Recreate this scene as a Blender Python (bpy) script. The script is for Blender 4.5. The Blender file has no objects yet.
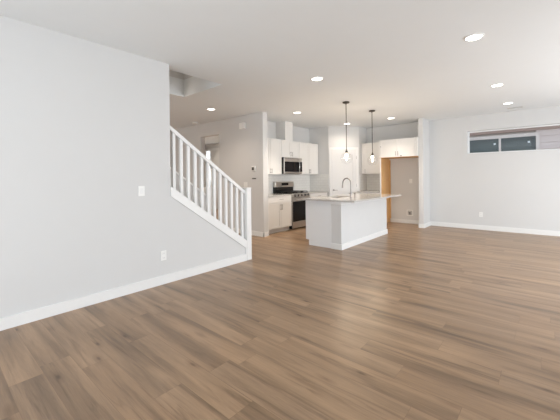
import bpy, bmesh, math, random
from mathutils import Vector, Matrix
random.seed(7)
PI = math.pi
C = bpy.context.scene.collection
SC = bpy.context.scene

# ---------------------------------------------------------------- camera
F, YAW, HY, ROLL, HC = 311.315, 0.71140, 177.374, -0.0109, 1.2998
cam_d = bpy.data.cameras.new('camera')
cam = bpy.data.objects.new('camera', cam_d)
C.objects.link(cam)
fwd = Vector((math.cos(YAW), math.sin(YAW), 0))
rgt = Vector((math.sin(YAW), -math.cos(YAW), 0))
up = Vector((0, 0, 1))
cr, sr = math.cos(ROLL), math.sin(ROLL)
xr = rgt * cr + up * sr
yr = -rgt * sr + up * cr
M3 = Matrix((xr, yr, -fwd)).transposed()
cam.matrix_world = Matrix.Translation((0, 0, HC)) @ M3.to_4x4()
cam_d.sensor_width = 36
cam_d.lens = F / 560 * 36
cam_d.shift_y = -(210 - HY) / 560
cam_d.clip_start = 0.02
SC.camera = cam

# ---------------------------------------------------------------- world, lights, exposure
w = bpy.data.worlds.new('world'); SC.world = w; w.use_nodes = True
nt = w.node_tree; bg = nt.nodes['Background']
tc = nt.nodes.new('ShaderNodeTexCoord'); sx = nt.nodes.new('ShaderNodeSeparateXYZ')
rp = nt.nodes.new('ShaderNodeValToRGB')
rp.color_ramp.elements[0].position = 0.45; rp.color_ramp.elements[0].color = (0.62, 0.60, 0.57, 1)
rp.color_ramp.elements[1].position = 0.75; rp.color_ramp.elements[1].color = (0.72, 0.82, 0.98, 1)
ma = nt.nodes.new('ShaderNodeMath'); ma.operation = 'MULTIPLY_ADD'
ma.inputs[1].default_value = 0.5; ma.inputs[2].default_value = 0.5
nt.links.new(tc.outputs['Generated'], sx.inputs[0]); nt.links.new(sx.outputs['Z'], ma.inputs[0])
nt.links.new(ma.outputs[0], rp.inputs[0]); nt.links.new(rp.outputs[0], bg.inputs['Color'])
bg.inputs['Strength'].default_value = 1.8

SC.view_settings.view_transform = 'Standard'
SC.view_settings.look = 'None'
SC.view_settings.gamma = 1
SC.view_settings.use_curve_mapping = False
SC.view_settings.exposure = 0.0

def area(name, loc, target, sx_, sy_, power, col, spread=180):
    d = bpy.data.lights.new(name, 'AREA'); d.shape = 'RECTANGLE'; d.size = sx_; d.size_y = sy_
    d.energy = power; d.color = col; d.spread = math.radians(spread)
    o = bpy.data.objects.new(name, d); C.objects.link(o); o.location = loc
    o.rotation_euler = (Vector(target) - Vector(loc)).to_track_quat('-Z', 'Z').to_euler()
    return o
DAY = (0.91, 0.955, 1.0)
# daylight coming in through the glazed openings of the front wall and the rear wall
area('daylight_front_sliders', (5.5, -2.45, 1.2), (5.9, 3, -.2), 4.6, 2.1, 176, DAY, 168)
area('daylight_front_window', (1.0, -2.45, 1.4), (1.0, 3, 2.6), 2.2, 1.6, 13, DAY)
up_l = bpy.data.lights.new('upstairs_fill', 'POINT'); up_l.energy = 22; up_l.color = (1, .88, .76); up_l.shadow_soft_size = .15  # unseen point light added to brighten the stair shaft
up_o = bpy.data.objects.new('upstairs_fill', up_l); C.objects.link(up_o); up_o.location = (1.2, 4.3, 4.8)
area('hall_fill_light', (-2.05, 7.2, 1.4), (3, 7.4, 1.8), 2.0, 1.6, 90, (1, .90, .82))  # unseen area light added as smooth fill for the hall
area('foyer_sidelight', (8.0, 11.0, 1.4), (5, 8, 1.4), .25, 2.0, 14, DAY)
area('daylight_rear_window', (-2.0, 1.0, 1.4), (3, 1.0, 2.8), 2.8, 1.7, 128, DAY)

# ---------------------------------------------------------------- materials
def new_mat(name):
    m = bpy.data.materials.new(name); m.use_nodes = True
    return m, m.node_tree, m.node_tree.nodes['Principled BSDF']
def pm(name, col, rough=0.5, metal=0.0, spec=0.5, emit=None, estr=0, var=0.0, vscale=6.0, bump=0.0, bscale=200):
    m, t, b = new_mat(name)
    b.inputs['Base Color'].default_value = (*col, 1); b.inputs['Roughness'].default_value = rough
    b.inputs['Metallic'].default_value = metal; b.inputs['Specular IOR Level'].default_value = spec
    if emit:
        b.inputs['Emission Color'].default_value = (*emit, 1); b.inputs['Emission Strength'].default_value = estr
    co = t.nodes.new('ShaderNodeTexCoord')
    n = t.nodes.new('ShaderNodeTexNoise'); n.inputs['Scale'].default_value = vscale; n.inputs['Detail'].default_value = 3
    t.links.new(co.outputs['Object'], n.inputs['Vector'])
    mx = t.nodes.new('ShaderNodeMix'); mx.data_type = 'RGBA'
    mx.inputs[6].default_value = (*[c * (1 - var) for c in col], 1)
    mx.inputs[7].default_value = (*[min(1, c * (1 + var)) for c in col], 1)
    t.links.new(n.outputs['Fac'], mx.inputs[0]); t.links.new(mx.outputs[2], b.inputs['Base Color'])
    if bump:
        n2 = t.nodes.new('ShaderNodeTexNoise'); n2.inputs['Scale'].default_value = bscale
        t.links.new(co.outputs['Object'], n2.inputs['Vector'])
        bp = t.nodes.new('ShaderNodeBump'); bp.inputs['Strength'].default_value = bump; bp.inputs['Distance'].default_value = 0.002
        t.links.new(n2.outputs['Fac'], bp.inputs['Height']); t.links.new(bp.outputs[0], b.inputs['Normal'])
    return m
WALL = pm('wall_paint', (0.665, 0.665, 0.66), 0.85, spec=0.25, var=0.01, bump=0.15)
CEIL = pm('ceiling_paint', (0.82, 0.845, 0.855), 0.9, spec=0.2, var=0.01, bump=0.25, bscale=120)
TRIM = pm('white_trim_paint', (0.81, 0.81, 0.80), 0.45, var=0.005)
CAB = pm('white_cabinet_paint', (0.78, 0.77, 0.75), 0.4, var=0.005)
CABLIT = pm('cabinet_paint_lit_tone', (0.80, 0.815, 0.83), 0.45, var=0.005)  # cabinet white retoned so the end panel's lighting sits in its colour
DOORW = pm('white_door_paint', (0.74, 0.735, 0.725), 0.45, var=0.005)
SHADOWGAP = pm('cabinet_interior_gap', (0.25, 0.24, 0.23), 0.8)
STEEL = pm('stainless_steel', (0.55, 0.53, 0.51), 0.32, 1.0, var=0.04, vscale=20)
NICKEL = pm('brushed_nickel', (0.33, 0.31, 0.30), 0.35, 1.0)
CHROME = pm('chrome', (0.62, 0.62, 0.62), 0.15, 1.0)
BLACK = pm('black_enamel', (0.012, 0.012, 0.013), 0.25)
BLKGLASS = pm('black_oven_glass', (0.01, 0.01, 0.012), 0.18, spec=0.2)
IRON = pm('cast_iron', (0.02, 0.02, 0.02), 0.6)
BRONZE = pm('dark_bronze', (0.09, 0.075, 0.06), 0.45, 0.7)
PLASTIC = pm('white_plastic', (0.85, 0.85, 0.83), 0.4)
DARKPL = pm('dark_plastic', (0.06, 0.055, 0.05), 0.4)
CARPET = pm('stair_carpet', (0.40, 0.36, 0.32), 0.95, spec=0.1, var=0.15, vscale=90, bump=0.6, bscale=300)
LENS = pm('lamp_lens', (1, 1, 1), 0.5, emit=(1, 0.95, 0.86), estr=6)
BULB = pm('bulb_glow', (1, 0.95, 0.85), 0.4, emit=(1, 0.86, 0.66), estr=14)
VENTG = pm('vent_grey', (0.5, 0.5, 0.49), 0.5)
SKYPANEL = pm('frosted_sidelight', (0.8, 0.85, 0.9), 0.5, emit=(0.85, 0.93, 1), estr=1.1)
NTRIM = pm('neighbour_trim', (0.74, 0.66, 0.60), 0.6)
EAVE = pm('neighbour_eave', (0.42, 0.30, 0.25), 0.7)
REFL = pm('teal_siding_reflection', (0.10, 0.125, 0.12), 0.6)  # teal siding mirrored in the glass, put into colour
STICK = pm('window_sticker', (0.75, 0.8, 0.8), 0.6)
GRASS = pm('ground_gravel', (0.55, 0.53, 0.50), 0.95, var=0.15, vscale=8)

def glass(name, col=(1, 1, 1), edge=0.6):
    m, t, b = new_mat(name)
    t.nodes.remove(b)
    tr = t.nodes.new('ShaderNodeBsdfTransparent'); tr.inputs[0].default_value = (*col, 1)
    gl = t.nodes.new('ShaderNodeBsdfGlossy'); gl.inputs['Roughness'].default_value = 0.02
    lw = t.nodes.new('ShaderNodeLayerWeight'); lw.inputs[0].default_value = 0.5
    pw = t.nodes.new('ShaderNodeMath'); pw.operation = 'POWER'; pw.inputs[1].default_value = 4.0
    fr = t.nodes.new('ShaderNodeMath'); fr.operation = 'MULTIPLY_ADD'; fr.inputs[1].default_value = edge; fr.inputs[2].default_value = 0.03
    t.links.new(lw.outputs['Facing'], pw.inputs[0]); t.links.new(pw.outputs[0], fr.inputs[0])
    mx = t.nodes.new('ShaderNodeMixShader')
    t.links.new(fr.outputs[0], mx.inputs[0]); t.links.new(tr.outputs[0], mx.inputs[1]); t.links.new(gl.outputs[0], mx.inputs[2])
    t.links.new(mx.outputs[0], t.nodes['Material Output'].inputs[0])
    return m
GLASS = glass('window_glass', (0.97, 0.98, 0.98))
GLOBE = glass('clear_globe_glass', (0.985, 0.985, 0.985), 0.3)

def floor_mat():
    m, t, b = new_mat('wood_plank_floor')
    N = t.nodes.new; L = t.links.new
    co = N('ShaderNodeTexCoord')
    sp = N('ShaderNodeSeparateXYZ'); L(co.outputs['Object'], sp.inputs[0])
    cb = N('ShaderNodeCombineXYZ'); L(sp.outputs['Y'], cb.inputs[0]); L(sp.outputs['X'], cb.inputs[1])
    br = N('ShaderNodeTexBrick')
    br.offset = 0.0; br.offset_frequency = 2; br.squash = 1
    br.inputs['Scale'].default_value = 1; br.inputs['Brick Width'].default_value = 1.22
    br.inputs['Row Height'].default_value = 0.18; br.inputs['Mortar Size'].default_value = 0.0011
    br.inputs['Mortar Smooth'].default_value = 0.3; br.inputs['Bias'].default_value = 0
    br.inputs['Color1'].default_value = (0, 0, 0, 1); br.inputs['Color2'].default_value = (1, 1, 1, 1)
    br.inputs['Mortar'].default_value = (0.5, 0.5, 0.5, 1)
    rowd = N('ShaderNodeMath'); rowd.operation = 'DIVIDE'; rowd.inputs[1].default_value = 0.18; L(sp.outputs['X'], rowd.inputs[0])
    rowf = N('ShaderNodeMath'); rowf.operation = 'FLOOR'; L(rowd.outputs[0], rowf.inputs[0])
    wn = N('ShaderNodeTexWhiteNoise'); wn.noise_dimensions = '1D'; L(rowf.outputs[0], wn.inputs['W'])
    sh = N('ShaderNodeMath'); sh.operation = 'MULTIPLY_ADD'; sh.inputs[1].default_value = 1.22; L(wn.outputs['Value'], sh.inputs[0]); L(sp.outputs['Y'], sh.inputs[2])
    cs = N('ShaderNodeCombineXYZ'); L(sh.outputs[0], cs.inputs[0]); L(sp.outputs['X'], cs.inputs[1])
    L(cs.outputs[0], br.inputs['Vector'])
    # per plank random offset for the grain
    off = N('ShaderNodeVectorMath'); off.operation = 'MULTIPLY_ADD'
    L(br.outputs['Color'], off.inputs[0]); off.inputs[1].default_value = (7.3, 23.1, 5.7); L(cb.outputs[0], off.inputs[2])
    def noise(scl, sc, det, rough, dist=0.0):
        mp = N('ShaderNodeMapping'); mp.inputs['Scale'].default_value = scl; L(off.outputs[0], mp.inputs[0])
        n = N('ShaderNodeTexNoise'); n.inputs['Scale'].default_value = sc; n.inputs['Detail'].default_value = det
        n.inputs['Roughness'].default_value = rough; n.inputs['Distortion'].default_value = dist
        L(mp.outputs[0], n.inputs['Vector']); return n
    big = noise((0.30, 4.2, 1), 1.9, 3, 0.5, 0.5)
    med = noise((0.6, 9.0, 1), 2.5, 4, 0.6, 0.8)
    fine = noise((1.5, 40, 1), 5, 4, 0.65)
    def ramp(src, stops):
        r = N('ShaderNodeValToRGB'); e = r.color_ramp.elements
        while len(e) < len(stops): e.new(0.5)
        for k, (p, c) in enumerate(stops): e[k].position = p; e[k].color = (*c, 1)
        L(src, r.inputs[0]); return r
    base = ramp(br.outputs['Color'], [(0, (0.312, 0.200, 0.118)), (0.35, (0.328, 0.214, 0.128)), (0.7, (0.342, 0.224, 0.135)), (1, (0.316, 0.210, 0.130))])
    def mul(a, bsock, fac=1.0):
        x = N('ShaderNodeMix'); x.data_type = 'RGBA'; x.blend_type = 'MULTIPLY'; x.inputs[0].default_value = fac
        L(a, x.inputs[6]); L(bsock, x.inputs[7]); return x.outputs[2]
    r1 = ramp(big.outputs['Fac'], [(0.30, (0.55, 0.54, 0.53)), (0.48, (0.92, 0.91, 0.90)), (0.68, (1.20, 1.19, 1.18))])
    r2 = ramp(med.outputs['Fac'], [(0.28, (0.66, 0.64, 0.62)), (0.46, (0.97, 0.97, 0.97)), (0.75, (1.12, 1.12, 1.12))])
    r3 = ramp(fine.outputs['Fac'], [(0.3, (0.88, 0.88, 0.88)), (0.7, (1.08, 1.08, 1.08))])
    c = mul(mul(mul(base.outputs[0], r1.outputs[0]), r2.outputs[0]), r3.outputs[0])
    # knots
    mp = N('ShaderNodeMapping'); mp.inputs['Scale'].default_value = (1.1, 3.6, 1); L(off.outputs[0], mp.inputs[0])
    vo = N('ShaderNodeTexVoronoi'); vo.inputs['Scale'].default_value = 1.7; L(mp.outputs[0], vo.inputs['Vector'])
    rk = ramp(vo.outputs['Distance'], [(0.03, (0.34, 0.30, 0.28)), (0.08, (0.76, 0.73, 0.72)), (0.2, (1, 1, 1))])
    c = mul(c, rk.outputs[0], 0.9)
    # joints
    rj = ramp(br.outputs['Fac'], [(0, (1, 1, 1)), (1, (0.72, 0.68, 0.65))])
    c = mul(c, rj.outputs[0])
    L(c, b.inputs['Base Color'])
    rr = N('ShaderNodeMapRange'); rr.inputs[3].default_value = 0.27; rr.inputs[4].default_value = 0.40
    L(med.outputs['Fac'], rr.inputs[0]); L(rr.outputs[0], b.inputs['Roughness'])
    b.inputs['Specular IOR Level'].default_value = 0.5
    bp = N('ShaderNodeBump'); bp.inputs['Strength'].default_value = 0.12; bp.inputs['Distance'].default_value = 0.002
    L(fine.outputs['Fac'], bp.inputs['Height']); L(bp.outputs[0], b.inputs['Normal'])
    return m
WOOD = floor_mat()

def ply_mat():
    m, t, b = new_mat('tan_plywood')
    N = t.nodes.new; L = t.links.new
    co = N('ShaderNodeTexCoord'); mp = N('ShaderNodeMapping'); mp.inputs['Scale'].default_value = (14, 14, 1)
    n = N('ShaderNodeTexNoise'); n.inputs['Scale'].default_value = 2; n.inputs['Detail'].default_value = 4
    r = N('ShaderNodeValToRGB'); r.color_ramp.elements[0].color = (0.56, 0.32, 0.13, 1); r.color_ramp.elements[1].color = (0.72, 0.44, 0.20, 1)
    L(co.outputs['Object'], mp.inputs[0]); L(mp.outputs[0], n.inputs['Vector']); L(n.outputs['Fac'], r.inputs[0]); L(r.outputs[0], b.inputs['Base Color'])
    b.inputs['Roughness'].default_value = 0.5
    return m
PLY = ply_mat()

def quartz_mat():
    m, t, b = new_mat('grey_quartz')
    N = t.nodes.new; L = t.links.new
    co = N('ShaderNodeTexCoord')
    n = N('ShaderNodeTexNoise'); n.inputs['Scale'].default_value = 90; n.inputs['Detail'].default_value = 5
    r = N('ShaderNodeValToRGB'); r.color_ramp.elements[0].position = 0.35; r.color_ramp.elements[1].position = 0.65
    r.color_ramp.elements[0].color = (0.44, 0.42, 0.40, 1); r.color_ramp.elements[1].color = (0.60, 0.58, 0.56, 1)
    L(co.outputs['Object'], n.inputs['Vector']); L(n.outputs['Fac'], r.inputs[0]); L(r.outputs[0], b.inputs['Base Color'])
    b.inputs['Roughness'].default_value = 0.12
    return m
QUARTZ = quartz_mat()

def tile_mat(name, axis):
    m, t, b = new_mat(name)
    N = t.nodes.new; L = t.links.new
    co = N('ShaderNodeTexCoord'); sp = N('ShaderNodeSeparateXYZ'); L(co.outputs['Object'], sp.inputs[0])
    cb = N('ShaderNodeCombineXYZ'); L(sp.outputs[axis], cb.inputs[0]); L(sp.outputs['Z'], cb.inputs[1])
    br = N('ShaderNodeTexBrick'); br.inputs['Scale'].default_value = 1
    br.inputs['Brick Width'].default_value = 0.15; br.inputs['Row Height'].default_value = 0.075
    br.inputs['Mortar Size'].default_value = 0.003
    br.inputs['Color1'].default_value = (0.78, 0.78, 0.76, 1); br.inputs['Color2'].default_value = (0.81, 0.81, 0.79, 1)
    br.inputs['Mortar'].default_value = (0.68, 0.67, 0.65, 1)
    L(cb.outputs[0], br.inputs['Vector']); L(br.outputs['Color'], b.inputs['Base Color'])
    b.inputs['Roughness'].default_value = 0.15
    return m
TILEX = tile_mat('subway_tile_x', 'X'); TILEY = tile_mat('subway_tile_y', 'Y')
def siding_mat():
    return pm('pink_beige_siding', (0.72, 0.61, 0.56), 0.7, var=0.03, vscale=3)
SIDING = siding_mat()

# ---------------------------------------------------------------- helpers
def box(bm, x0, x1, y0, y1, z0, z1, M=None, bev=0):
    x0, x1 = sorted((x0, x1)); y0, y1 = sorted((y0, y1)); z0, z1 = sorted((z0, z1))
    P = [(x0, y0, z0), (x1, y0, z0), (x1, y1, z0), (x0, y1, z0), (x0, y0, z1), (x1, y0, z1), (x1, y1, z1), (x0, y1, z1)]
    vs = [bm.verts.new((M @ Vector(p)) if M else p) for p in P]
    fs = [bm.faces.new([vs[i] for i in q]) for q in ((0, 3, 2, 1), (4, 5, 6, 7), (0, 1, 5, 4), (1, 2, 6, 5), (2, 3, 7, 6), (3, 0, 4, 7))]
    if bev:
        ed = set(e for f in fs for e in f.edges)
        bmesh.ops.bevel(bm, geom=list(ed), offset=bev, segments=2, affect='EDGES', profile=0.5)
def prism(bm, pts, a0, a1, axis='Y'):
    """polygon pts (two coordinates) extruded along axis between a0 and a1"""
    def P(p, a):
        return {'Y': (p[0], a, p[1]), 'X': (a, p[0], p[1]), 'Z': (p[0], p[1], a)}[axis]
    A = [bm.verts.new(P(p, a0)) for p in pts]; B = [bm.verts.new(P(p, a1)) for p in pts]
    bm.faces.new(A); bm.faces.new(B[::-1])
    for i in range(len(pts)):
        j = (i + 1) % len(pts); bm.faces.new((A[i], B[i], B[j], A[j]))
def lathe(bm, prof, c=(0, 0, 0), n=24, M=None):
    rings = []
    for r, z in prof:
        if r < 1e-6:
            p = Vector((0, 0, z)); p = (M @ p) if M else p
            rings.append([bm.verts.new(p + Vector(c))])
        else:
            ring = []
            for k in range(n):
                p = Vector((r * math.cos(2 * PI * k / n), r * math.sin(2 * PI * k / n), z)); p = (M @ p) if M else p
                ring.append(bm.verts.new(p + Vector(c)))
            rings.append(ring)
    for a, b in zip(rings, rings[1:]):
        if len(a) == 1 and len(b) == 1: continue
        for k in range(n):
            j = (k + 1) % n
            if len(a) == 1: bm.faces.new((a[0], b[k], b[j]))
            elif len(b) == 1: bm.faces.new((a[k], a[j], b[0]))
            else: bm.faces.new((a[k], a[j], b[j], b[k]))
def tube(bm, pts, r, n=10, rr=None):
    pts = [Vector(p) for p in pts]; rings = []
    t0 = (pts[1] - pts[0]).normalized()
    u = t0.orthogonal().normalized()
    for i, p in enumerate(pts):
        t = (pts[min(i + 1, len(pts) - 1)] - pts[max(i - 1, 0)]).normalized()
        u = (u - t * u.dot(t)).normalized(); v = t.cross(u)
        q = rr[i] if rr else r
        rings.append([bm.verts.new(p + (u * math.cos(2 * PI * k / n) + v * math.sin(2 * PI * k / n)) * q) for k in range(n)])
    for a, b in zip(rings, rings[1:]):
        for k in range(n): bm.faces.new((a[k], a[(k + 1) % n], b[(k + 1) % n], b[k]))
    bm.faces.new(rings[0][::-1]); bm.faces.new(rings[-1])
def obj(name, bm, m, parent=None, smooth=False, loc=None):
    bmesh.ops.recalc_face_normals(bm, faces=bm.faces)
    me = bpy.data.meshes.new(name); bm.to_mesh(me); bm.free()
    me.materials.append(m)
    if smooth:
        for p in me.polygons: p.use_smooth = True
        me.set_sharp_from_angle(angle=math.radians(40))
    o = bpy.data.objects.new(name, me); C.objects.link(o)
    if loc: o.location = loc
    if parent: o.parent = parent
    return o
def B(name, m, parent, *boxes, bev=0, M=None, smooth=False):
    bm = bmesh.new()
    for b in boxes: box(bm, *b, M=M, bev=bev)
    return obj(name, bm, m, parent, smooth=smooth)
def thing(name, label, cat, loc=(0, 0, 0), rz=0, group=None):
    o = bpy.data.objects.new(name, None); C.objects.link(o); o.empty_display_size = 0.1
    o.location = loc; o.rotation_euler = (0, 0, rz); o['label'] = label; o['category'] = cat
    if group: o['group'] = group
    return o
def tag(o, label, cat, group=None):
    o['label'] = label; o['category'] = cat
    if group: o['group'] = group
    return o
def S(o):
    o['kind'] = 'structure'; return o
def sbox(name, m, *boxes, bev=0, M=None):
    return S(B(name, m, None, *boxes, bev=bev, M=M))
def copy_tree(o, parent=None):
    c = o.copy(); C.objects.link(c); c.parent = parent
    for ch in [k for k in bpy.data.objects if k.parent == o]: copy_tree(ch, c)
    return c

H = 2.74
YL = 3.608; YL2 = 3.738            # left wall faces
XR = 8.756                          # right / back wall inner face
XE = 4.92; XE2 = 5.065              # entry wall faces
YK = 5.42                           # range wall
XP = 7.65                           # pantry side wall
YP = 4.12                           # pantry return wall
FR = -2.6; RE = -2.2                # front and rear wall inner faces

# ---------------------------------------------------------------- structure
sbox('floor', WOOD, (RE, XR, FR, YL2, -0.1, 0), (RE, XR, YL2, 12.2, -0.1, 0))
# ceiling with the stair opening
hx0, hx1, hy0, hy1 = -0.6, 3.07, 3.79, 4.857
sbox('ceiling', CEIL,
     (RE - .15, XR + .15, FR - .15, hy0, H, H + .3), (RE - .15, hx0, hy0, hy1, H, H + .3), (hx1, XR + .15, hy0, hy1, H, H + .3),
     (RE - .15, XR + .15, hy1, 12.3, H, H + .3))
sbox('wall_stairwell', WALL, (hx0, hx1, hy0 - .1, hy0, H + .3, 5.2), (hx0, hx1, hy1, hy1 + .1, H + .3, 5.2),
     (hx1, hx1 + .1, hy0 - .1, hy1 + .1, H + .3, 5.2), (hx0 - .1, hx0, hy0 - .1, hy1 + .1, H + .3, 5.2),
     (hx0 - .1, hx1 + .1, hy0 - .1, hy1 + .1, 5.2, 5.3))
SL = 0.69
def capz(x): return 1.206 - SL * (x - 2.063)     # top of sloped stringer
bm = bmesh.new()
prism(bm, [(RE, 0), (3.36, 0), (3.36, capz(3.36) - .06), (2.07, capz(2.07) - .06), (2.07, H), (RE, H)], YL, YL2)
wall_left = S(obj('wall_left', bm, WALL))
sbox('baseboard_left', TRIM, (RE, 3.36, YL - .014, YL, 0, .105))
# sloped stringer trim: skirt face + cap
bm = bmesh.new()
x0, x1 = 2.07, 3.36
prism(bm, [(x0, capz(x0) - .125), (x1, capz(x1) - .125), (x1, capz(x1)), (x0, capz(x0))], YL - .016, YL)
prism(bm, [(x0, capz(x0) - .06), (x1, capz(x1) - .06), (x1, capz(x1)), (x0, capz(x0))], YL, YL2 + .01)
prism(bm, [(x1 - .02, .105), (x1, .105), (x1, capz(x1) - .12), (x1 - .02, capz(x1) - .12 + .014)], YL - .016, YL)
S(obj('trim_stair', bm, TRIM))
# staircase
bm = bmesh.new()
n = 12
for k in range(n):
    xs = 3.40 - 0.26 * k
    box(bm, xs - .26 if k < n - 1 else xs - .6, xs, YL2 + .002, 4.748, 0 if k < 3 else 0.18 * (k - 2), 0.18 * (k + 1) - 0.0)
o = obj('staircase', bm, CARPET)
S(o)
# far side half wall and full wall of the stair
bm = bmesh.new()
fz = lambda x: 1.475 - SL * (x - 2.738)
prism(bm, [(2.3, 0), (3.44, 0), (3.44, fz(3.44) - .03), (2.3, fz(2.3) - .03)], 4.75, 4.857)
S(obj('wall_stair_far', bm, WALL))
bm = bmesh.new()
prism(bm, [(2.3, fz(2.3) - .03), (3.44, fz(3.44) - .03), (3.44, fz(3.44) + .005), (2.3, fz(2.3) + .005)], 4.735, 4.872)
S(obj('trim_stair_far', bm, TRIM))
sbox('wall_stair_back', WALL, (RE, 2.3, 4.75, 4.857, 0, H))
# hall, entry and kitchen walls
oy0, oy1, oz = 6.246, 7.03, 2.40
sbox('wall_entry', WALL, (XE, XE2, 4.725, oy0, 0, H), (XE, XE2, oy1, 12.2, 0, H), (XE, XE2, oy0, oy1, oz, H))
sbox('baseboard_entry', TRIM, (XE - .014, XE, 4.711, oy0, 0, .1), (XE - .014, XE2 + .014, 4.711, 4.725, 0, .1), (XE - .014, XE, oy1, 10.0, 0, .1))
sbox('wall_hall', WALL, (RE, XE, 10.0, 10.15, 0, H), (RE - .15, RE, YL2, 6.1, 0, H), (RE - .15, RE, 8.3, 10.15, 0, H), (RE - .15, RE, 6.1, 8.3, 0, .5), (RE - .15, RE, 6.1, 8.3, 2.3, H))
sbox('wall_foyer', WALL, (8.1, 8.25, YK + .15, 12.2, 0, H), (XE2, 8.1, 12.05, 12.2, 0, H))
sbox('baseboard_foyer', TRIM, (8.086, 8.1, YK + .15, 9.83, 0, .1))
sbox('wall_kitchen', WALL, (XE2, XR + .15, YK, YK + .15, 0, H))
bm = bmesh.new()
prism(bm, [(XP, YK), (XP, 4.75), (8.28, YP), (XR, YP), (XR, YP + .1), (8.32, YP + .1), (XP + .1, 4.79), (XP + .1, YK)], 0, H, 'Z')
S(obj('wall_pantry', bm, WALL))
sbox('wall_column', WALL, (8.19, XR, 2.355, 2.462, 0, H))
sbox('baseboard_column', TRIM, (8.176, 8.19, 2.341, 2.476, 0, .1), (8.19, XR, 2.341, 2.355, 0, .1))
# right wall with high window
wy0, wy1, wz0, wz1 = -1.1, 1.495, 1.822, 2.372
sbox('wall_right', WALL, (XR, XR + .15, wy1, YK, 0, H), (XR, XR + .15, FR, wy0, 0, H), (XR, XR + .15, wy0, wy1, 0, wz0), (XR, XR + .15, wy0, wy1, wz1, H))
sbox('baseboard_right', TRIM, (XR - .014, XR, FR, 2.341, 0, .105))
sbox('baseboard_alcove', TRIM, (XR - .014, XR, 2.476, 3.40, 0, .1))
# front wall (glazed sliders and a window) and rear wall, all behind the camera
def wall_y(name, y0, y1, holes, xa, xb):
    bx = []; xs = xa
    for hx_a, hx_b, za, zb in holes:
        bx.append((xs, hx_a, y0, y1, 0, H))
        if za > 0: bx.append((hx_a, hx_b, y0, y1, 0, za))
        bx.append((hx_a, hx_b, y0, y1, zb, H)); xs = hx_b
    bx.append((xs, xb, y0, y1, 0, H))
    sbox(name, WALL, *bx)
wall_y('wall_front', FR - .15, FR, [(-.1, 2.1, 0.55, 2.3), (3.1, 7.9, 0, 2.3)], RE, XR + .15)
sbox('wall_rear', WALL, (RE - .15, RE, FR - .15, -.5, 0, H), (RE - .15, RE, 2.5, YL2, 0, H), (RE - .15, RE, -.5, 2.5, 0, .5), (RE - .15, RE, -.5, 2.5, 2.3, H))
def window(name, plane, a0, a1, z0, z1, pos, mull=(), fw=.04, d=.05):
    """plane 'X' = pane lies at x=pos spanning y a0..a1 ; 'Y' = at y=pos spanning x"""
    o = bpy.data.objects.new(name, None); C.objects.link(o); o['kind'] = 'structure'
    def bx(u0, u1, zz0, zz1, dd):
        return (pos - dd / 2, pos + dd / 2, u0, u1, zz0, zz1) if plane == 'X' else (u0, u1, pos - dd / 2, pos + dd / 2, zz0, zz1)
    fr = [bx(a0, a1, z0, z0 + fw, d), bx(a0, a1, z1 - fw, z1, d), bx(a0, a0 + fw, z0 + fw, z1 - fw, d), bx(a1 - fw, a1, z0 + fw, z1 - fw, d)]
    for mm in mull: fr.append(bx(mm - fw / 2, mm + fw / 2, z0 + fw, z1 - fw, d))
    B('window_frame', TRIM, o, *fr)
    B('window_pane', GLASS, o, bx(a0 + fw, a1 - fw, z0 + fw, z1 - fw, .006))
    return o
window('window_1', 'X', wy0, wy1, wz0, wz1, XR + .14, (), fw=.028, d=.02)
window('window_2', 'Y', 3.1, 7.9, 0, 2.3, FR - .09, (4.7, 6.3), fw=.06)
window('window_3', 'Y', -.1, 2.1, 0.55, 2.3, FR - .09, (1.0,))
window('window_4', 'X', -.5, 2.5, .5, 2.3, RE - .09, (1.0,))
window('added_hall_window', 'X', 6.1, 8.3, .5, 2.3, RE - .09, (7.2,))  # unseen window added to go with the hall fill light
sbox('baseboard_front', TRIM, (RE, 3.1, FR, FR + .014, 0, .105), (7.9, XR - .014, FR, FR + .014, 0, .105))
sbox('baseboard_rear', TRIM, (RE, RE + .014, FR + .014, YL - .014, 0, .105))
# backsplash tile
sbox('wall_backsplash', TILEX, (XE2, XP - .008, YK - .008, YK, .88, 1.375), (8.29, XR - .008, YP - .008, YP, .88, 1.37))
sbox('wall_backsplash_side', TILEY, (XP - .008, XP, 4.76, YK, .88, 1.375), (XR - .008, XR, 3.445, YP, .88, 1.37))
# outside ground
sbox('ground', GRASS, (-14, 22, -16, 20, -.3, -.12))

# ---------------------------------------------------------------- pantry door
dl = math.hypot(8.28 - XP, 4.75 - YP)
ux = Vector((8.28 - XP, YP - 4.75, 0)).normalized()
nrm = Vector((ux.y, -ux.x, 0))      # pointing to the room (-x,-y)
if nrm.x > 0: nrm = -nrm
DM = Matrix(((ux.x, -nrm.x, 0, XP), (ux.y, -nrm.y, 0, 4.75), (0, 0, 1, 0), (0, 0, 0, 1)))  # local: x along wall, -y into the room
dr = bpy.data.objects.new('door_1', None); C.objects.link(dr); dr.matrix_world = DM; dr['kind'] = 'structure'
c0, c1 = .015, .865
B('door_casing', TRIM, dr, (c0, c0 + .062, -.018, 0, 0, 2.075), (c1 - .062, c1, -.018, 0, 0, 2.075), (c0, c1, -.018, 0, 2.075, 2.14))
def panel_door(bm, a0, a1, z0, z1, yf, th, rails, st=.10, dep=.008):
    """slab with raised stiles; rails = list of (z0,z1) solid bands"""
    box(bm, a0, a1, yf + dep, yf + th, z0, z1)
    box(bm, a0, a0 + st, yf, yf + dep, z0, z1); box(bm, a1 - st, a1, yf, yf + dep, z0, z1)
    for r0, r1 in rails: box(bm, a0 + st, a1 - st, yf, yf + dep, r0, r1)
bm = bmesh.new()
a0, a1 = c0 + .066, c1 - .066
panel_door(bm, a0, a1, .01, 2.07, -.0165, .0163, [(.01, .24), (.86, 1.0), (1.94, 2.07)], dep=.014)
leaf = obj('door_leaf', bm, DOORW, dr)
bm = bmesh.new()
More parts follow.
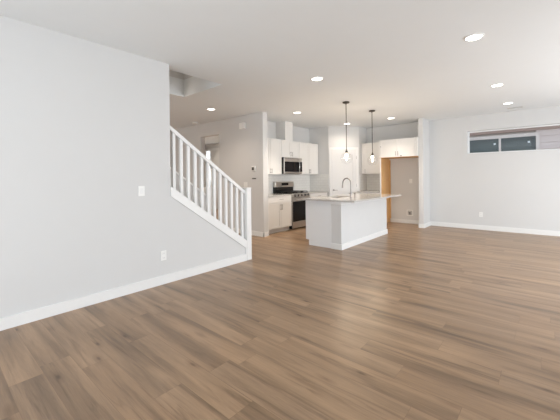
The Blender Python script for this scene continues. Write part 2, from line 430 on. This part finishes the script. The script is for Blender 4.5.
lathe(bm, [(0, 0), (.026, 0), (.026, .008), (.01, .012), (.01, .045), (0, .045)], (a0 + .05, -.0166, .92), 16, Matrix.Rotation(PI / 2, 4, 'X'))
tube(bm, [(a0 + .05, -.058, .92), (a0 + .09, -.06, .92), (a0 + .15, -.058, .918)], .008)
obj('door_handle', bm, NICKEL, leaf, True)
B('hinge', NICKEL, dr, *[(a1 - .002, a1 + .008, -.0185, -.010, z, z + .09) for z in (.22, 1.0, 1.8)])
# entry door with sidelight in the foyer
d2 = bpy.data.objects.new('door_2', None); C.objects.link(d2); d2['kind'] = 'structure'
fx = 8.1
B('door_casing', TRIM, d2, (fx - .02, fx, 9.83, 9.91, 0, 2.46), (fx - .02, fx, 11.14, 11.36, 0, 2.46), (fx - .02, fx, 9.83, 11.36, 2.46, 2.55), (fx - .02, fx, 10.80, 10.87, 0, 2.46))
B('door_leaf', DOORW, d2, (fx - .012, fx, 9.91, 10.80, 0.01, 2.46), (fx - .018, fx - .012, 10.04, 10.68, .25, 1.0), (fx - .018, fx - .012, 10.04, 10.68, 1.15, 2.3))
B('sidelight', SKYPANEL, d2, (fx - .01, fx, 10.87, 11.14, .05, 2.46))

# ---------------------------------------------------------------- stair railing
rail = thing('stair_railing', 'white painted stair railing with square balusters, end post and sloped handrail', 'railing', (3.40, 3.67, 0))
def rel(o, p):
    o.parent = p; o.matrix_parent_inverse = Matrix.Translation(-Vector(p.location)); return o
ym = 3.668
rz = lambda x: 1.988 - SL * (x - 2.073)
bm = bmesh.new()
box(bm, 3.365, 3.458, 3.594, 3.74, 0, 1.13); box(bm, 3.361, 3.462, 3.590, 3.744, 1.13, 1.143)
rel(obj('newel_post', bm, TRIM), rail)
bm = bmesh.new()
prism(bm, [(2.07, rz(2.07) - .055), (3.365, rz(3.365) - .055), (3.365, rz(3.365)), (2.07, rz(2.07))], 3.635, 3.70)
rel(obj('handrail', bm, TRIM), rail)
for k in range(12):
    x = 2.15 + .1065 * k
    bm = bmesh.new(); hw = .0195
    prism(bm, [(x - hw, capz(x - hw) + .0005), (x + hw, capz(x + hw) + .0005), (x + hw, rz(x + hw) - .0555), (x - hw, rz(x - hw) - .0555)], ym - hw, ym + hw)
    rel(obj('baluster', bm, TRIM), rail)
o = B('newel_post', TRIM, None, (3.44, 3.55, 4.745, 4.865, 0, 1.12), (3.43, 3.56, 4.735, 4.875, 1.12, 1.135))
tag(o, 'white square end post on the far side of the stairs', 'post')

# ---------------------------------------------------------------- cabinets
def pull(parent, face, u, z, vert=True, L=.10, r=.005):
    """bar handle; face: function (u, depth, z) -> world"""
    bm = bmesh.new(); so = .028
    if vert:
        a, b_ = (u, z - L / 2), (u, z + L / 2)
        tube(bm, [face(u, so, z - L / 2 - .012), face(u, so, z + L / 2 + .012)], r, 8)
    else:
        a, b_ = (u - L / 2, z), (u + L / 2, z)
        tube(bm, [face(u - L / 2 - .012, so, z), face(u + L / 2 + .012, so, z)], r, 8)
    for q in (a, b_): tube(bm, [face(q[0], 0, q[1]), face(q[0], so, q[1])], r * .8, 8)
    return obj('handle', bm, NICKEL, parent, True)
def face_y(yf):      # front faces -y
    return lambda u, d, z: (u, yf - d, z)
def face_x(xf):
    return lambda u, d, z: (xf - d, u, z)
def shaker(name, parent, kind, f, u0, u1, z0, z1, th=.019, st=.055, dep=.006, m=None):
    """door on the face plane"""
    bm = bmesh.new()
    def bx(a0, a1, b0, b1, d0, d1):
        p = f(a0, d0, b0); q = f(a1, d1, b1)
        box(bm, p[0], q[0], p[1], q[1], p[2], q[2])
    g = .0022
    u0 += g; u1 -= g; z0 += g; z1 -= g
    bx(u0, u1, z0, z1, 0.001, th - dep)
    if kind == 'door':
        bx(u0, u0 + st, z0, z1, th - dep, th); bx(u1 - st, u1, z0, z1, th - dep, th)
        bx(u0 + st, u1 - st, z0, z0 + st, th - dep, th); bx(u0 + st, u1 - st, z1 - st, z1, th - dep, th)
    else:
        bx(u0, u1, z0, z1, th - dep, th)
    return obj(name, bm, m or CAB, parent)
CT = .885; CB = .857
def base_cab(label, x0, x1, parts, yf=4.80, yb=YK - .001, group=None):
    t = thing('base_cabinet', label, 'cabinet', (0, 0, 0))
    B('body', CAB, t, (x0, x1, yf + .0, yb, .105, CB), )
    B('toe_kick', CAB, t, (x0, x1, yf + .07, yb, 0, .105))
    f = face_y(yf); mid = (x0 + x1) / 2
    return t, f
# left of the range
t, f = base_cab('white base cabinet with one drawer over two doors, left of the range', 5.068, 5.975, None)
B('filler', CAB, t, (5.068, 5.15, 4.782, 4.80, .105, CB))
d = shaker('drawer', t, 'slab', f, 5.15, 5.972, .71, .853); pull(d, lambda u, dd, z: (u, 4.781 - dd, z), 5.57, .785, False)
d = shaker('door', t, 'door', f, 5.15, 5.57, .108, .708); pull(d, lambda u, dd, z: (u, 4.781 - dd, z), 5.545, .60, True)
d = shaker('door', t, 'door', f, 5.57, 5.972, .108, .708); pull(d, lambda u, dd, z: (u, 4.781 - dd, z), 5.595, .60, True)
# right of the range
t, f = base_cab('white base cabinet in the corner to the right of the range', 6.745, 7.640, None)
d = shaker('drawer', t, 'slab', f, 6.75, 7.60, .71, .853); pull(d, lambda u, dd, z: (u, 4.781 - dd, z), 7.18, .785, False)
d = shaker('door', t, 'door', f, 6.75, 7.175, .108, .708); pull(d, lambda u, dd, z: (u, 4.781 - dd, z), 7.15, .60)
d = shaker('door', t, 'door', f, 7.175, 7.60, .108, .708); pull(d, lambda u, dd, z: (u, 4.781 - dd, z), 7.20, .60)
# worktops
tag(B('worktop', QUARTZ, None, (5.068, 5.978, 4.77, YK - .009, CB + .001, CT), bev=.003), 'short grey stone worktop between the wall end and the range', 'worktop')
tag(B('worktop', QUARTZ, None, (6.742, 7.640, 4.77, YK - .009, CB + .001, CT), bev=.003), 'grey stone worktop in the corner to the right of the range', 'worktop')
tag(B('worktop', QUARTZ, None, (8.12, XR - .009, 3.445, YP - .009, CB + .001, CT), bev=.003), 'grey stone worktop between pantry and tan refrigerator side panel', 'worktop')
# uppers on the range wall
UT, UB = 2.257, 1.375
def upper(label, x0, x1, z0, z1, fronts, yf=5.11, yb=YK - .001):
    t = thing('wall_cabinet', label, 'cabinet', (0, 0, 0))
    B('body', CAB, t, (x0, x1, yf, yb, z0, z1))
    for (a, b_, hu, hz) in fronts:
        d = shaker('door', t, 'door', face_y(yf), a, b_, z0, z1)
        pull(d, lambda u, dd, z: (u, yf - .019 - dd, z), hu, hz, True, L=.085)
    return t
t = upper('white two-door wall cabinet left of the microwave', 5.068, 5.98, UB, UT, [(5.15, 5.565, 5.54, 1.46), (5.565, 5.978, 5.59, 1.46)])
B('filler', CAB, t, (5.068, 5.15, 5.091, 5.11, UB, UT))
upper('short white two-door wall cabinet above the microwave', 5.982, 6.730, 1.812, UT, [(5.984, 6.356, 6.325, 1.90), (6.356, 6.728, 6.385, 1.90)])
upper('white two-door wall cabinet right of the microwave', 6.732, 7.625, UB, UT, [(6.734, 7.18, 7.15, 1.46), (7.18, 7.623, 7.21, 1.46)])
tag(B('duct_cover', CAB, None, (6.143, 6.453, 5.10, YK - .001, UT + .001, H - .001)), 'white boxed duct cover rising from cabinet above microwave to ceiling', 'duct cover')
# pantry side: base and upper facing -x
t = thing('base_cabinet', 'white base cabinet between the pantry and the tan refrigerator side panel', 'cabinet', (0, 0, 0))
B('body', CAB, t, (8.15, XR - .001, 3.445, YP - .001, .105, CB)); B('toe_kick', CAB, t, (8.22, XR - .001, 3.445, YP - .001, 0, .105))
d = shaker('drawer', t, 'slab', face_x(8.15), 3.45, 4.11, .71, .853); pull(d, lambda u, dd, z: (8.131 - dd, u, z), 3.78, .785, False)
d = shaker('door', t, 'door', face_x(8.15), 3.45, 4.11, .108, .708); pull(d, lambda u, dd, z: (8.131 - dd, u, z), 3.50, .60)
t = thing('wall_cabinet', 'white one-door wall cabinet beside the pantry wall, over the tiled corner', 'cabinet', (0, 0, 0))
B('body', CAB, t, (8.44, XR - .001, 3.445, 4.05, 1.372, UT)); B('filler', CAB, t, (8.445, XR - .001, 4.05, YP - .001, 1.372, UT))
d = shaker('door', t, 'door', face_x(8.44), 3.50, 4.048, 1.372, UT)
pull(d, lambda u, dd, z: (8.421 - dd, u, z), 4.00, 1.46, True, L=.085)
# refrigerator alcove
t = thing('refrigerator_panel', 'tall tan plywood side panel with white front edge beside empty refrigerator space', 'cabinet panel', (0, 0, 0))
B('panel', PLY, t, (8.14, XR - .001, 3.420, 3.443, 0, 1.79))
B('front_edge', CAB, t, (8.12, 8.14, 3.413, 3.443, 0, 1.79)); B('back_cleat', PLY, t, (XR - .05, XR - .015, 3.385, 3.420, .11, 1.75))
t = thing('wall_cabinet', 'wide short white two-door cabinet above the empty refrigerator space', 'cabinet', (0, 0, 0))
B('body', CAB, t, (8.14, XR - .001, 2.464, 3.443, 1.80, UT + .01))
B('underside', PLY, t, (8.125, XR - .001, 2.464, 3.443, 1.792, 1.80))
B('filler', CAB, t, (8.121, 8.14, 2.464, 2.522, 1.80, UT + .01))
for (a, b_, hu) in ((2.525, 2.974, 2.945), (2.974, 3.443, 3.005)):
    d = shaker('door', t, 'door', face_x(8.14), a, b_, 1.80, UT + .01)
    pull(d, lambda u, dd, z: (8.121 - dd, u, z), hu, 1.89, True, L=.085)
B('latch', DARKPL, t, (8.108, 8.124, 2.855, 2.89, 1.812, 1.832))
B('bumper', DARKPL, t, (8.117, 8.1215, 3.405, 3.422, 2.08, 2.097))

# ---------------------------------------------------------------- microwave
t = thing('microwave', 'stainless over-the-range microwave with black window under short wall cabinet', 'microwave', (0, 0, 0))
B('body', BLACK, t, (5.985, 6.728, 5.04, YK - .009, 1.385, 1.808))
B('door', STEEL, t, (5.988, 6.60, 5.008, 5.039, 1.39, 1.806), bev=.004)
B('window', BLKGLASS, t, (5.994, 6.596, 5.004, 5.0078, 1.44, 1.70))
B('control_panel', STEEL, t, (6.604, 6.726, 5.010, 5.039, 1.39, 1.806), bev=.003)
B('keypad', BLKGLASS, t, (6.607, 6.723, 5.005, 5.0098, 1.44, 1.70))
bm = bmesh.new(); tube(bm, [(6.555, 5.0, 1.42), (6.555, 4.965, 1.45), (6.555, 4.96, 1.59), (6.555, 4.965, 1.73), (6.555, 5.0, 1.765)], .011)
obj('handle', bm, CHROME, t, True)
B('vent_grille', DARKPL, t, *[(6.0, 6.71, 5.002, 5.0078, 1.772 + .010 * k, 1.776 + .010 * k) for k in range(2)])

# ---------------------------------------------------------------- gas range
t = thing('gas_range', 'stainless gas range with black cooktop, knobs and dark oven window', 'range', (0, 0, 0))
rx0, rx1, ry = 5.985, 6.738, 4.79
B('body', BLACK, t, (rx0, rx1, ry, 5.395, 0.02, .875))
B('cooktop', BLACK, t, (rx0, rx1, ry + .02, 5.395, .8752, .90), bev=.004)
B('backguard_base', BLACK, t, (rx0, rx1, 5.33, 5.40, .9005, 1.04))
B('backguard', STEEL, t, (rx0, rx1, 5.31, 5.405, 1.0405, 1.185), bev=.006)
B('display', BLKGLASS, t, (6.22, 6.50, 5.305, 5.3096, 1.085, 1.155))
B('control_panel', STEEL, t, (rx0, rx1, ry - .03, ry - .0005, .795, .895), bev=.006)
for k in range(5):
    bm = bmesh.new(); x = rx0 + .095 + k * .141
    lathe(bm, [(0, 0), (.031, 0), (.031, .006), (.024, .010), (.021, .034), (0, .036)], (x, ry - .0302, .845), 20, Matrix.Rotation(PI / 2, 4, 'X'))
    kn = obj('knob', bm, DARKPL, t, True)
    bm = bmesh.new(); lathe(bm, [(0, 0), (.016, 0), (.014, .004), (0, .004)], (x, ry - .0665, .845), 16, Matrix.Rotation(PI / 2, 4, 'X'))
    obj('knob_cap', bm, CHROME, kn, True)
B('oven_door', STEEL, t, (rx0 + .003, rx1 - .003, ry - .035, ry - .0005, .185, .788), bev=.004)
B('oven_window', BLKGLASS, t, (rx0 + .005, rx1 - .005, ry - .038, ry - .0352, .20, .70))
bm = bmesh.new()
tube(bm, [(rx0 + .06, ry - .08, .74), (rx1 - .06, ry - .08, .74)], .013)
for x in (rx0 + .09, rx1 - .09): tube(bm, [(x, ry - .035, .74), (x, ry - .08, .74)], .008)
obj('oven_handle', bm, CHROME, t, True)
B('storage_drawer', STEEL, t, (rx0 + .003, rx1 - .003, ry - .03, ry - .0005, .035, .18), bev=.004)
for gx in (rx0 + .03, rx0 + .265, rx0 + .50):
    bm = bmesh.new(); w_ = .223; gy0, gy1 = ry + .05, 5.30
    for xx in (gx, gx + w_ / 2, gx + w_): box(bm, xx - .006, xx + .006, gy0, gy1, .925, .940)
    for yy in (gy0, (gy0 + gy1) / 2 - .12, (gy0 + gy1) / 2, (gy0 + gy1) / 2 + .12, gy1): box(bm, gx - .006, gx + w_ + .006, yy - .006, yy + .006, .925, .940)
    for xx in (gx, gx + w_):
        for yy in (gy0, gy1): box(bm, xx - .007, xx + .007, yy - .007, yy + .007, .9003, .925)
    obj('grate', bm, IRON, t)
for bx_, by_ in ((6.13, 4.93), (6.13, 5.2), (6.36, 5.06), (6.60, 4.93), (6.60, 5.2)):
    bm = bmesh.new(); lathe(bm, [(0, 0), (.045, 0), (.045, .008), (.03, .012), (.03, .018), (0, .018)], (bx_, by_, .9003), 20)
    obj('burner', bm, IRON, t, True)

# ---------------------------------------------------------------- island
ix0, ix1 = 4.88, 6.92
t = thing('kitchen_island', 'pale grey kitchen island with white end panel, knee wall and baseboard', 'kitchen island', (5.9, 3.2, 0))
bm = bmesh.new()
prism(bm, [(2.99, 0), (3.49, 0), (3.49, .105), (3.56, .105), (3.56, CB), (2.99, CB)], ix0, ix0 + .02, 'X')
rel(obj('end_panel', bm, CABLIT), t)
def T(o): return rel(o, t)
# carcass is left open where the sink bowl hangs
T(B('body', CAB, None, (ix0 + .02, 5.34, 2.99, 3.54, .105, CB), (6.06, ix1, 2.99, 3.54, .105, CB), (5.34, 6.06, 2.99, 3.54, .105, .60), (5.34, 6.06, 3.525, 3.54, .60, CB)))
T(B('toe_kick', CAB, None, (ix0 + .02, ix1, 2.99, 3.47, 0, .105)))
T(B('knee_wall', WALL, None, (ix0, ix1, 2.785, 2.99, 0, CB)))
T(B('top_trim', TRIM, None, (ix0 - .022, ix0, 2.763, 2.995, .805, CB), (ix0, ix1 + .01, 2.763, 2.785, .805, CB)))
T(B('baseboard', TRIM, None, (ix0 - .014, ix0, 2.771, 2.995, 0, .1), (ix0, ix1 + .014, 2.771, 2.785, 0, .1)))
fy = lambda u, d, z: (u, 3.54 + d, z)
for k in range(4):
    a = ix0 + .03 + k * .5; d = shaker('door', None, 'door', fy, a, a + .5, .108, .852)
    T(d); h = pull(None, lambda u, dd, z: (u, 3.559 + dd, z), a + (.47 if k % 2 == 0 else .03), .75); h.parent = d
# island worktop with sink cut-out
sx0, sx1, sy0, sy1 = 5.40, 6.00, 3.13, 3.50
bm = bmesh.new()
X0, X1, Y0, Y1 = 4.83, 7.05, 2.50, 3.60
xs = [X0, sx0, sx1, X1]; ys = [Y0, sy0, sy1, Y1]
def vgrid(z): return [[bm.verts.new((x, y, z)) for y in ys] for x in xs]
Gt, Gb = vgrid(CT), vgrid(CB + .001)
for i in range(3):
    for j in range(3):
        if i == 1 and j == 1: continue
        bm.faces.new((Gt[i][j], Gt[i + 1][j], Gt[i + 1][j + 1], Gt[i][j + 1])); bm.faces.new((Gb[i][j], Gb[i][j + 1], Gb[i + 1][j + 1], Gb[i + 1][j]))
for i in range(3):
    bm.faces.new((Gt[i][0], Gb[i][0], Gb[i + 1][0], Gt[i + 1][0])); bm.faces.new((Gt[i][3], Gt[i + 1][3], Gb[i + 1][3], Gb[i][3]))
    bm.faces.new((Gt[0][i], Gt[0][i + 1], Gb[0][i + 1], Gb[0][i])); bm.faces.new((Gt[3][i], Gb[3][i], Gb[3][i + 1], Gt[3][i + 1]))
for (a, b_) in (((1, 1), (2, 1)), ((2, 1), (2, 2)), ((2, 2), (1, 2)), ((1, 2), (1, 1))):
    bm.faces.new((Gt[a[0]][a[1]], Gt[b_[0]][b_[1]], Gb[b_[0]][b_[1]], Gb[a[0]][a[1]]))
tag(obj('worktop', bm, QUARTZ), 'large speckled grey stone worktop overhanging the kitchen island', 'worktop')
t = thing('kitchen_sink', 'stainless undermount sink set into the island worktop', 'sink', (0, 0, 0))
B('bowl', STEEL, t, (sx0 - .01, sx1 + .01, sy0 - .01, sy0, .66, CB), (sx0 - .01, sx1 + .01, sy1, sy1 + .01, .66, CB), (sx0 - .01, sx0, sy0, sy1, .66, CB), (sx1, sx1 + .01, sy0, sy1, .66, CB), (sx0 - .01, sx1 + .01, sy0 - .01, sy1 + .01, .65, .66))
bm = bmesh.new(); lathe(bm, [(0, 0), (.04, 0), (.04, .004), (.02, .002), (0, .002)], (5.7, 3.32, .6603), 20); obj('drain', bm, CHROME, t, True)
fx_, fy_ = 5.735, 3.045
t = thing('faucet', 'tall chrome gooseneck faucet standing at the island sink', 'faucet', (0, 0, 0))
bm = bmesh.new(); lathe(bm, [(0, 0), (.028, 0), (.028, .006), (.02, .012), (.019, .085), (.014, .095), (0, .095)], (fx_, fy_, CT + .0003), 20); obj('base', bm, NICKEL, t, True)
bm = bmesh.new(); pts = [(fx_, fy_, CT + .09), (fx_, fy_, CT + .28)]
for k in range(1, 13):
    a = PI * k / 12 * 0.98; pts.append((fx_, fy_ + .09 - .09 * math.cos(a), CT + .28 + .09 * math.sin(a) * 1.12))
pts.append((fx_, fy_ + .187, CT + .235))
tube(bm, pts, .013, 12); obj('spout', bm, NICKEL, t, True)
bm = bmesh.new(); tube(bm, [(fx_, fy_ + .186, CT + .237), (fx_, fy_ + .192, CT + .18)], .016, 12); obj('spray_head', bm, NICKEL, t, True)
bm = bmesh.new(); tube(bm, [(fx_ - .018, fy_, CT + .065), (fx_ - .045, fy_, CT + .068), (fx_ - .09, fy_ , CT + .085)], .007, 8, ); obj('lever', bm, CHROME, t, True)
t = thing('soap_dispenser', 'small chrome soap dispenser beside the gooseneck faucet', 'soap dispenser', (0, 0, 0))
sxx, syy = 5.90, 3.04
bm = bmesh.new(); lathe(bm, [(0, 0), (.02, 0), (.02, .006), (.012, .01), (.012, .06), (.016, .065), (.016, .08), (0, .08)], (sxx, syy, CT + .0003), 16); obj('base', bm, NICKEL, t, True)
bm = bmesh.new(); tube(bm, [(sxx, syy, CT + .073), (sxx, syy + .05, CT + .075), (sxx, syy + .06, CT + .066)], .006, 8); obj('nozzle', bm, CHROME, t, True)

# ---------------------------------------------------------------- pendants
def pendant(x, y, label):
    t = thing('pendant_light', label, 'pendant light', (x, y, H), 0, 'pendant lights over the island')
    z0 = -.0005
    bm = bmesh.new(); lathe(bm, [(0, z0), (.066, z0), (.066, z0 - .016), (.058, z0 - .024), (.012, z0 - .028), (.010, z0 - .05), (0, z0 - .05)], (0, 0, 0), 28); obj('canopy', bm, BRONZE, t, True)
    bm = bmesh.new(); tube(bm, [(0, 0, -.045), (0, 0, 1.815 - H)], .007, 10); obj('rod', bm, BRONZE, t, True)
    bm = bmesh.new(); lathe(bm, [(0, 1.825 - H), (.012, 1.822 - H), (.012, 1.80 - H), (.024, 1.79 - H), (.024, 1.762 - H), (.032, 1.758 - H), (.032, 1.750 - H), (0, 1.750 - H)], (0, 0, 0), 20); obj('socket', bm, BRONZE, t, True)
    bm = bmesh.new(); zc = 1.652 - H; R = .112; prof = []
    for k in range(19):
        a = math.radians(16) + (PI - math.radians(16)) * k / 18
        prof.append((R * math.sin(a) if k < 18 else 0, zc + R * math.cos(a)))
    lathe(bm, prof, (0, 0, 0), 32); obj('globe', bm, GLOBE, t, True)
    bm = bmesh.new(); lathe(bm, [(0, 1.749 - H), (.014, 1.749 - H), (.024, 1.73 - H), (.027, 1.705 - H), (.020, 1.675 - H), (.013, 1.645 - H), (.008, 1.625 - H), (0, 1.620 - H)], (0, 0, 0), 20); obj('bulb', bm, BULB, t, True)
    l = bpy.data.lights.new('pendant_glow', 'POINT'); l.energy = 13; l.color = (1, .80, .58); l.shadow_soft_size = .03
    lo = bpy.data.objects.new('pendant_glow', l); C.objects.link(lo); lo.parent = t; lo.location = (0, 0, 1.59 - H)
pendant(5.39, 2.945, 'clear glass globe pendant with dark rod, nearer one over the island')
pendant(6.48, 2.91, 'clear glass globe pendant with dark rod, farther one over the island')

# ---------------------------------------------------------------- recessed lights
def downlight(x, y, label, power=16, col=(1, .86, .70), ang=115, bl=1.0):
    t = thing('recessed_light', label, 'recessed light', (x, y, H), 0, 'recessed ceiling lights')
    bm = bmesh.new(); lathe(bm, [(.075, -.0005), (.092, -.0005), (.092, -.006), (.078, -.010), (.075, -.006), (.075, -.0005)], (0, 0, 0), 28); obj('trim_ring', bm, PLASTIC, t, True)
    bm = bmesh.new(); lathe(bm, [(0, -.0006), (.0745, -.0006), (.0745, -.006), (0, -.008)], (0, 0, 0), 28); obj('lens', bm, LENS, t, True)
    if power:
        l = bpy.data.lights.new('recessed_glow', 'SPOT'); l.energy = power; l.color = col; l.spot_size = math.radians(ang); l.spot_blend = bl; l.shadow_soft_size = .07
        lo = bpy.data.objects.new('recessed_glow', l); C.objects.link(lo); lo.parent = t; lo.location = (0, 0, -.03)
WM = (1, .86, .72)
downlight(3.786, .575, 'round recessed light in the ceiling, the largest one at upper right', 10)
downlight(3.813, 2.551, 'round recessed light left of centre, in front of the pendants', 14)
downlight(6.051, .61, 'round recessed light on the right, middle one of the row of three', 10)
downlight(7.717, .60, 'round recessed light nearest the high window, last of the right row', 10)
downlight(5.508, 4.227, 'round recessed light above the range side of the kitchen', 165, WM, 100)
downlight(7.644, 2.939, 'round recessed light in front of the refrigerator space', 82, WM, 90)
downlight(7.60, 4.13, 'round recessed light just in front of the pantry door, behind pendant rod', 28, WM, 155, .8)
downlight(3.985, 5.312, 'round recessed light over the hall beyond the stair railing', 60, WM, 140, 1)
# foyer lamp added out of sight to brighten the entry
downlight(7.25, 8.3, 'unseen recessed light added to brighten the foyer', 220, WM, 174, .2)
downlight(1.6, 7.6, 'unseen recessed light added to brighten the hall', 110, WM, 160, .8)  # extra lamp out of view, added for hall brightness

# ---------------------------------------------------------------- small fittings
def disc(name, x, y, r, h, m, label, cat):
    bm = bmesh.new(); lathe(bm, [(0, -.0005), (r, -.0005), (r, -h * .6), (r * .8, -h), (0, -h)], (0, 0, 0), 24)
    o = obj(name, bm, m, None, True, (x, y, H)); return tag(o, label, cat)
disc('smoke_detector', 4.66, 6.90, .065, .035, PLASTIC, 'small round white smoke detector on the hall ceiling', 'smoke detector')
o = B('ceiling_vent', VENTG, None, (8.30, 8.40, .40, .66, H - .006, H - .0005), (8.31, 8.33, .41, .65, H - .009, H - .006), (8.345, 8.36, .41, .65, H - .009, H - .006), (8.375, 8.39, .41, .65, H - .009, H - .006))
tag(o, 'small flat grey vent in the ceiling near the high window', 'vent')
def plate(name, label, cat, face, u, z, w_=.072, h_=.116, kind='outlet'):
    """face(u,d,z)"""
    t = thing(name, label, cat, (0, 0, 0))
    def bb(nm, m, *bs):
        bm = bmesh.new()
        for (a0, a1, z0, z1, d0, d1) in bs:
            p = face(a0, d0, z0); q = face(a1, d1, z1); box(bm, p[0], q[0], p[1], q[1], p[2], q[2])
        return obj(nm, bm, m, t)
    bb('plate', PLASTIC, (u - w_ / 2, u + w_ / 2, z - h_ / 2, z + h_ / 2, .0005, .006))
    if kind == 'outlet':
        for s in (-1, 1):
            bb('socket', TRIM, (u - .017, u + .017, z + s * .027 - .015, z + s * .027 + .015, .0062, .008))
            bb('slots', VENTG, (u - .009, u - .006, z + s * .027 - .006, z + s * .027 + .006, .0082, .0086), (u + .006, u + .009, z + s * .027 - .006, z + s * .027 + .006, .0082, .0086))
    elif kind == 'switch':
        bb('rocker', TRIM, (u - .017, u + .017, z - .033, z + .033, .0062, .010))
    return t
fL = lambda u, d, z: (u, YL - d, z)
fR = lambda u, d, z: (XR - d, u, z)
fE = lambda u, d, z: (XE - d, u, z)
plate('light_switch', 'white rocker switch plate on the near left wall', 'light switch', fL, 1.70, 1.158, kind='switch')
plate('wall_outlet', 'white outlet low on the left wall above baseboard', 'outlet', fL, 1.966, .351)
plate('wall_outlet', 'white outlet low on the right wall under the high window', 'outlet', fR, 1.225, .361)
plate('wall_outlet', 'white outlet high inside the empty refrigerator space', 'outlet', fR, 2.84, 1.16)
plate('light_switch', 'wide white switch plate on hall wall just above the stair end post', 'light switch', fE, 5.29, 1.14, .115, .116, 'switch')
t = thing('water_supply_box', 'recessed white water supply box low inside the refrigerator space', 'supply box', (0, 0, 0))
B('frame', PLASTIC, t, (XR - .012, XR - .0005, 2.79, 2.955, .215, .235), (XR - .012, XR - .0005, 2.79, 2.955, .355, .375), (XR - .012, XR - .0005, 2.79, 2.81, .235, .355), (XR - .012, XR - .0005, 2.935, 2.955, .235, .355))
B('back', VENTG, t, (XR - .004, XR - .0005, 2.81, 2.935, .235, .355))
bm = bmesh.new(); tube(bm, [(XR - .012, 2.87, .24), (XR - .012, 2.87, .30)], .012, 10); tube(bm, [(XR - .014, 2.85, .30), (XR - .014, 2.90, .30)], .008, 8)
obj('valve', bm, DARKPL, t, True)
t = thing('thermostat', 'small white thermostat with dark screen on hall wall near kitchen corner', 'thermostat', (0, 0, 0))
B('case', PLASTIC, t, (XE - .025, XE - .0005, 4.945, 5.065, 1.45, 1.56), bev=.004); B('screen', DARKPL, t, (XE - .0275, XE - .0252, 4.985, 5.055, 1.465, 1.535))
o = B('wall_bracket', DARKPL, None, (XE - .02, XE - .0005, 4.945, 5.055, 1.272, 1.292)); tag(o, 'short dark horizontal bracket under the thermostat', 'bracket')
t = thing('door_chime', 'white boxy door chime high on the hall wall', 'door chime', (0, 0, 0))
B('case', PLASTIC, t, (XE - .05, XE - .0005, 5.26, 5.44, 2.43, 2.57), bev=.006); B('cover', TRIM, t, (XE - .062, XE - .0505, 5.26, 5.335, 2.43, 2.57), bev=.004)

# ---------------------------------------------------------------- neighbour house
NX = 12.4
t = thing('neighbour_house', 'pinkish beige lap-sided house seen through the high window', 'house', (0, 0, 0))
bm = bmesh.new()
zz = -.12; lap = .2
ny0, ny1, nz0, nz1 = .28, 2.90, 1.15, 2.49
def lapbox(y0, y1, z0, z1):
    v = [(NX - .02, y0, z0), (NX + .1, y0, z0), (NX + .1, y0, z1), (NX - .002, y0, z1)]
    w2 = [(a, y1, c_) for a, _, c_ in v]
    A = [bm.verts.new(p) for p in v]; Bv = [bm.verts.new(p) for p in w2]
    bm.faces.new(A); bm.faces.new(Bv[::-1])
    for i in range(4):
        j = (i + 1) % 4; bm.faces.new((A[i], Bv[i], Bv[j], A[j]))
while zz < 2.60:
    z1 = zz + lap - .002
    if z1 < nz0 or zz > nz1 + .05: lapbox(-8, 9, zz, z1)
    else: lapbox(-8, ny0, zz, z1); lapbox(ny1, 9, zz, z1)
    zz += lap
obj('siding', bm, SIDING, t)
B('wall_core', NTRIM, t, (NX + .1, NX + .2, -8, 9, -.12, 3.0))
B('frieze', EAVE, t, (NX - .03, NX + .098, -8, 9, 2.66, 3.0))
B('eave', NTRIM, t, (NX - .45, NX + .2, -8, 9, 3.0, 3.08))
fr = B('window_frame', NTRIM, t, (NX - .05, NX - .021, ny0 - .09, ny0, nz0, nz1 + .1), (NX - .05, NX - .021, ny1, ny1 + .09, nz0, nz1 + .1), (NX - .05, NX - .021, ny0, ny1, nz1, nz1 + .1), (NX - .05, NX - .021, ny0, ny1, nz0 - .05, nz0), (NX - .03, NX + .02, 1.16, 1.22, nz0, nz1))
B('reflection_slats', REFL, t, *[(NX + .05 , NX + .062 + .01, ny0, ny1, nz0 + .075 * k, nz0 + .075 * k + .070) for k in range(18) if nz0 + .075 * k + .07 <= nz1 + .01])  # slats shaped as the striped siding reflection in the pane
B('reflection_backing', DARKPL, t, (NX + .08, NX + .098, ny0, ny1, nz0, nz1))
B('pane', GLASS, t, (NX, NX + .006, ny0, 1.16, nz0, nz1), (NX, NX + .006, 1.22, ny1, nz0, nz1))
for yy in (.42, 1.30):
    B('sticker', STICK, t, (NX - .004, NX - .001, yy, yy + .06, 2.29, 2.35))
